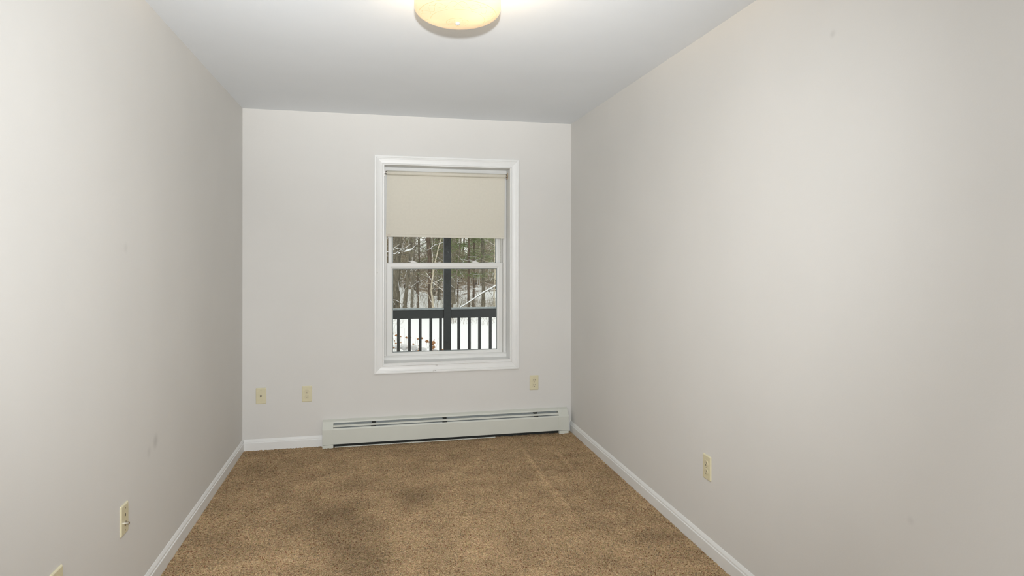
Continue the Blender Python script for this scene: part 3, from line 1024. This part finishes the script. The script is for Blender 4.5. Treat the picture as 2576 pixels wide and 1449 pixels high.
bpts = [(2.13, 22.95, gz_at(2.13, 22.95) - 0.05)] + [bp3(x, z) for x, z in ((1.655, -0.30), (1.61, 0.10), (1.592, 0.38), (1.605, 0.66), (1.660, 1.0), (1.745, 1.42), (1.90, 2.0))]
brr = random.Random(31)
bc = curve(bpts, 0.010, 3, brr)
MB().tube(bc, [0.042 - 0.026 * i / (len(bc) - 1) for i in range(len(bc))], 8).build('trunk', M['birch'], bi, world=True, smooth='all')
bb_, bs_ = MB(), MB()
for ln in ([(1.60, 0.40), (1.72, 0.58), (1.90, 0.74)], [(1.60, 0.62), (1.78, 0.48), (1.95, 0.34)], [(1.62, -0.05), (1.52, 0.20), (1.44, 0.34), (1.26, 0.32)],
           [(1.62, -0.05), (1.74, -0.2), (1.84, -0.32)], [(1.60, 0.55), (1.48, 0.58), (1.36, 0.52)], [(1.63, 0.05), (1.72, 0.22), (1.76, 0.34)],
           [(1.605, 0.62), (1.50, 0.80), (1.42, 0.90)], [(1.62, 0.80), (1.625, 1.20), (1.60, 1.60), (1.61, 2.0)], [(1.66, 1.0), (1.78, 1.16), (1.86, 1.22)]):
    c_ = curve([bp3(x, z, brr.uniform(-0.1, 0.1)) for x, z in ln], 0.012, 4, brr)
    limb(bb_, c_, 0.012, 0.005)
    snowline(bs_, c_, 0.011, 0.006, brr, 0.92)
    for q in range(3):
        s0 = brr.choice(c_[2:])
        s1 = s0 + Vector((brr.uniform(-1, 1), 0, brr.uniform(-0.6, 1))) * 0.22
        bb_.tube([s0, s1], [0.005, 0.002], 3, caps=False)
tag(bb_.build('branches', M['birch'], bi, world=True), kind='stuff')
tag(bs_.build('branch_snow', M['snow'], bi, world=True), 'white snow lying along the branches', kind='stuff')
tag(bi, 'crooked pale birch with snowy side branches on the shrub side of the porch post', 'tree')

# bent sapling bowed down under snow, across the view
bt = empty('bent_sapling', (5.0, 14.6, GZ))
bpl = [(5.05, 14.6, -0.92), (4.90, 14.5, 0.2), (4.30, 14.35, 1.05), (3.55, 14.1, 1.02), (2.72, 13.78, 0.74), (2.25, 13.85, 0.46), (1.90, 13.95, 0.22), (1.58, 14.0, 0.00)]
bcv = curve(bpl, 0.008, 3, brr)
nb_ = len(bcv) - 1
MB().tube(bcv, [0.034 - 0.026 * i / nb_ for i in range(nb_ + 1)], 7).build('stem', M['bark_grey'], bt, world=True, smooth='all')
ss_ = bcv[6:-1]
MB().tube([q + Vector((0, -0.006, 0.012)) for q in ss_], [0.021 - 0.010 * i / (len(ss_) - 1) for i in range(len(ss_))], 7).build('stem_snow', M['snow'], bt, world=True, smooth='all')
tw = MB()
for p0, p1 in (((2.25, 13.85, 0.47), (2.05, 13.7, 0.75)), ((2.5, 13.8, 0.60), (2.62, 13.7, 0.30)), ((2.72, 13.78, 0.74), (2.45, 13.7, 0.98)), ((2.05, 13.9, 0.32), (2.20, 13.8, 0.10)), ((1.8, 13.95, 0.15), (1.95, 13.9, 0.40))):
    limb(tw, curve([p0, [(a_ + b_) / 2 + 0.02 for a_, b_ in zip(p0, p1)], p1], 0.008, 3, brr), 0.006, 0.002)
tag(tw.build('twigs', M['bark_grey'], bt, world=True), kind='stuff')
tag(bt, 'young tree bent over in a long slant under a line of snow', 'tree')

# low snowy boughs of a near tree reaching into the view
nt = empty('near_tree', (-0.85, 13.6, GZ))
MB().tube([(-0.85, 13.6, -0.95), (-0.82, 13.6, 1.0), (-0.75, 13.6, 3.0), (-0.70, 13.6, 6.0)], [0.17, 0.14, 0.13, 0.09], 9).build('trunk', M['bark_grey'], nt, world=True, smooth='all')
boughs = ([(-0.80, 13.6, 1.1), (0.10, 13.8, 1.38), (0.52, 14.0, 1.64), (0.70, 14.0, 1.90)], [(-0.80, 13.6, 0.9), (0.30, 13.7, 1.38), (0.62, 13.7, 1.54), (0.90, 13.7, 1.74), (1.02, 13.7, 1.90)],
          [(-0.80, 13.6, 1.0), (0.36, 13.6, 1.50), (0.55, 13.6, 1.53), (0.86, 13.7, 1.52), (1.02, 13.7, 1.58)], [(0.78, 13.65, 1.525), (0.86, 13.7, 1.60), (0.90, 13.7, 1.68)],
          [(0.30, 13.7, 1.36), (0.80, 13.7, 1.43), (1.05, 13.7, 1.47), (1.30, 13.75, 1.62), (1.55, 13.8, 1.70)],
          [(-0.80, 13.6, 0.6), (0.20, 13.6, 0.72), (0.56, 13.6, 0.87), (0.66, 13.6, 0.80), (0.95, 13.7, 0.93), (1.2, 13.7, 1.02)],
          [(-0.80, 13.6, 0.2), (0.30, 13.6, 0.42), (0.62, 13.6, 0.30), (0.85, 13.6, 0.16)])
bb_, bs_ = MB(), MB()
for ln in boughs:
    c_ = curve(ln, 0.010, 4, brr)
    limb(bb_, c_, 0.012, 0.005, 5)
    snowline(bs_, c_, 0.0095, 0.004, brr, 0.94)
    for q in range(6):
        s0 = brr.choice(c_[3:])
        s1 = s0 + Vector((brr.uniform(-0.6, 1), brr.uniform(-0.4, 0.4), brr.uniform(-0.5, 1))) * 0.20
        bb_.tube([s0, s1], [0.004, 0.0015], 3, caps=False)
tag(bb_.build('branches', M['bark_grey'], nt, world=True), kind='stuff')
for (x, z, l_, h_) in ((0.70, 1.49, 0.10, 0.020), (0.50, 1.44, 0.025, 0.015), (0.42, 1.43, 0.018, 0.012)):
    bs_.tube([(x - l_, 13.6, z - 0.2 * l_), (x - l_ * 0.5, 13.6, z), (x + l_ * 0.5, 13.6, z + 0.3 * l_), (x + l_, 13.6, z + 0.5 * l_)], [0.004, h_, h_, 0.004], 6, caps=False)
tag(bs_.build('branch_snow', M['snow'], nt, world=True), 'white snow lying along the boughs', kind='stuff')
tag(nt, 'near tree whose snowy boughs reach in from the window edge under the blind', 'tree')

# many bare trunks deeper in the woods
GAPS = ((0.0720, 0.0075), (0.1422, 0.0050))            # openings in the woods where the sky shows (x / y)
for i in range(40):
    y = 28.5 + 22 * (i / 39) + random.uniform(-0.6, 0.6)
    x = random.uniform(0.027 * y - 0.6, 0.195 * y + 0.6)
    hue = random.choice(('grey', 'brown', 'brown', 'pale'))
    tree('bare_tree', (x, y), (x + random.uniform(-0.6, 0.6), y + random.uniform(-0.3, 0.3), 10 + random.uniform(-2, 3)), random.choice((0.035, 0.05, 0.06, 0.085)), 0.035,
         M['bark_' + hue], {'grey': 'dark grey', 'brown': 'brown', 'pale': 'pale grey'}[hue] + ' bare tree trunk among the crowded trunks deep in the snowy woods', hue + ' bare trees deep in the woods',
         nb=14, seed=100 + i, zmin=0.3, zmax=5, bl=1.6, snow=0.45, bend=0.06)


def twig(y0, y1, spread, rmin, rmax, lmin, lmax, zs, tilt, gap=True, dens=None):
    while True:
        y = random.uniform(y0, y1)
        w_ = spread * (y - 4.9) / 4.9
        x = random.uniform(0.027 * y - w_, 0.195 * y + w_)
        z = gz_at(x, y) + abs(random.gauss(0, zs))
        if dens and random.random() > dens(x, y, z):
            continue
        an = random.gauss(0, tilt)
        d = Vector((math.sin(an), random.uniform(-0.3, 0.3), math.cos(an))) * random.uniform(lmin, lmax)
        if gap and random.random() < 0.96 and any(z + d.z * t > 1.40 + y * 0.004 and abs((x + d.x * t) / y - g) < w for g, w in GAPS for t in (0, 0.5, 1)):
            continue
        r = random.uniform(rmin, rmax)
        return (Vector((x, y, z)), Vector((x, y, z)) + d, r, r * 0.5)


tm = MB()
sticks(tm, [twig(36, 74, 0.85, 0.008, 0.020, 0.5, 1.9, 2.7, 0.8) for i in range(13000)])
tag(tm.build('distant_twigs', M['twig']), 'brown haze of bare twigs filling the far woods', 'twigs', kind='stuff')
mm = MB()
sticks(mm, [twig(25, 37, 0.7, 0.0025, 0.007, 0.3, 1.1, 1.9, 0.9, True, lambda x, y, z: 1.0 if z > 0.2 else 0.10) for i in range(9000)])
thk = tag(mm.build('thicket', M['twig']), 'fine crossing twigs between the nearer trunks', 'twigs', kind='stuff')
ms = MB()
sticks(ms, [twig(24, 36, 0.6, 0.0035, 0.0075, 0.2, 0.95, 1.5, 1.1, True, lambda x, y, z: 1.0 if z > -0.3 else 0.2) for i in range(620)])
tag(ms.build('twig_snow', M['snow'], thk), 'thin snow lines on the twigs', kind='stuff')
um = MB()
sticks(um, [twig(22.6, 31, 0.7, 0.002, 0.006, 0.12, 0.55, 0.02, 0.22, False, lambda x, y, z: 0.95 if x > 0.105 * y else 0.55) for i in range(2500)])
sg = []
for i in range(210):
    y = random.uniform(20.2, 23)
    x = random.uniform(0.110 * y, 0.215 * y) if i % 3 else random.uniform(0.110, 0.130) * y
    p = Vector((x, y, gz_at(x, y) - 0.02))
    r = random.uniform(0.002, 0.005)
    sg.append((p, p + Vector((random.gauss(0, 0.35), random.uniform(-0.2, 0.2), 1)) * random.uniform(0.06, 0.26), r, r * 0.5))
for i in range(800):
    y = random.uniform(17.0, 22)
    x = 0.027 * y - 0.35 + random.uniform(-2.6, 0.85) * (y - 15.0) / 7
    z = gz_at(x, y) - 0.02
    an = random.gauss(0, 0.6)
    L_ = random.uniform(0.06, 0.26)
    r = random.uniform(0.001, 0.003)
    d = Vector((math.sin(an), random.uniform(-0.2, 0.2), math.cos(an))) * L_
    sg.append((Vector((x, y, z)), Vector((x, y, z)) + d, r, r * 0.5))
sticks(um, sg)
tag(um.build('undergrowth', M['twig']), 'low brown brush standing in the snow at the edge of the woods', 'undergrowth', kind='stuff')

# snow-capped shrub by the porch
sb = tag(empty('dried_shrub', (0.55, 9.85, GZ)), 'snow-capped shrub with dried brown flower heads below the porch rail', 'shrub')
rs = random.Random(4)
stem_m, heads, caps = MB(), [], []
for i in range(128):
    x = rs.uniform(0.02, 1.0)
    y = 9.85 + rs.uniform(-0.25, 0.25)
    env = 0.14 - 0.17 * max(0, x - 0.25)
    kind = 'head' if i < 66 else 'cap' if i < 114 else 'bare'
    top = env + (rs.uniform(-0.26, 0.04) if kind == 'head' else rs.uniform(-0.34, -0.13) if kind == 'cap' else rs.uniform(-0.1, 0.30))
    x0 = 0.5 + (x - 0.5) * 0.45
    c_ = curve([(x0, 9.85 + (y - 9.85) * 0.4, -0.92), (x0 + (x - x0) * 0.5, y, -0.45), (x + rs.uniform(-0.03, 0.03), y, top)], 0.008, 3, rs)
    limb(stem_m, c_, 0.004, 0.0014 if kind != 'bare' else 0.0008, 3)
    if kind == 'head':
        heads.append((c_[-1].x, c_[-1].y, top))
    elif kind == 'cap':
        caps.append((c_[-1].x, c_[-1].y, top))
tag(stem_m.build('stems', M['stem'], sb, world=True), kind='stuff')


def lump(c, r, rs_, fl_=0.8, n=7):
    mb = MB()
    loops = []
    ox, oy = rs_.uniform(-0.3, 0.3) * r, rs_.uniform(-0.3, 0.3) * r
    for i, (q, w) in enumerate(((-1, 0.3), (-0.6, 0.8), (0, 1.0), (0.55, 0.80), (0.95, 0.3))):
        loops.append([(c[0] + ox * q + r * w * rs_.uniform(0.65, 1.25) * math.cos(2 * math.pi * j / n), c[1] + oy * q + r * w * rs_.uniform(0.65, 1.25) * math.sin(2 * math.pi * j / n), c[2] + r * q * fl_ * rs_.uniform(0.85, 1.15)) for j in range(n)])
    return mb.loft(loops)


for c in heads:
    lump(c, rs.choice((0.010, 0.013, 0.018, 0.024, 0.030)), rs, rs.uniform(0.5, 0.9)).build('flower_head', M['leafdry'], sb, world=True)
for c in caps:
    lump(c, rs.uniform(0.03, 0.075), rs, 0.62, 9).build('snow_cap', M['snow'], sb, world=True, smooth='all')
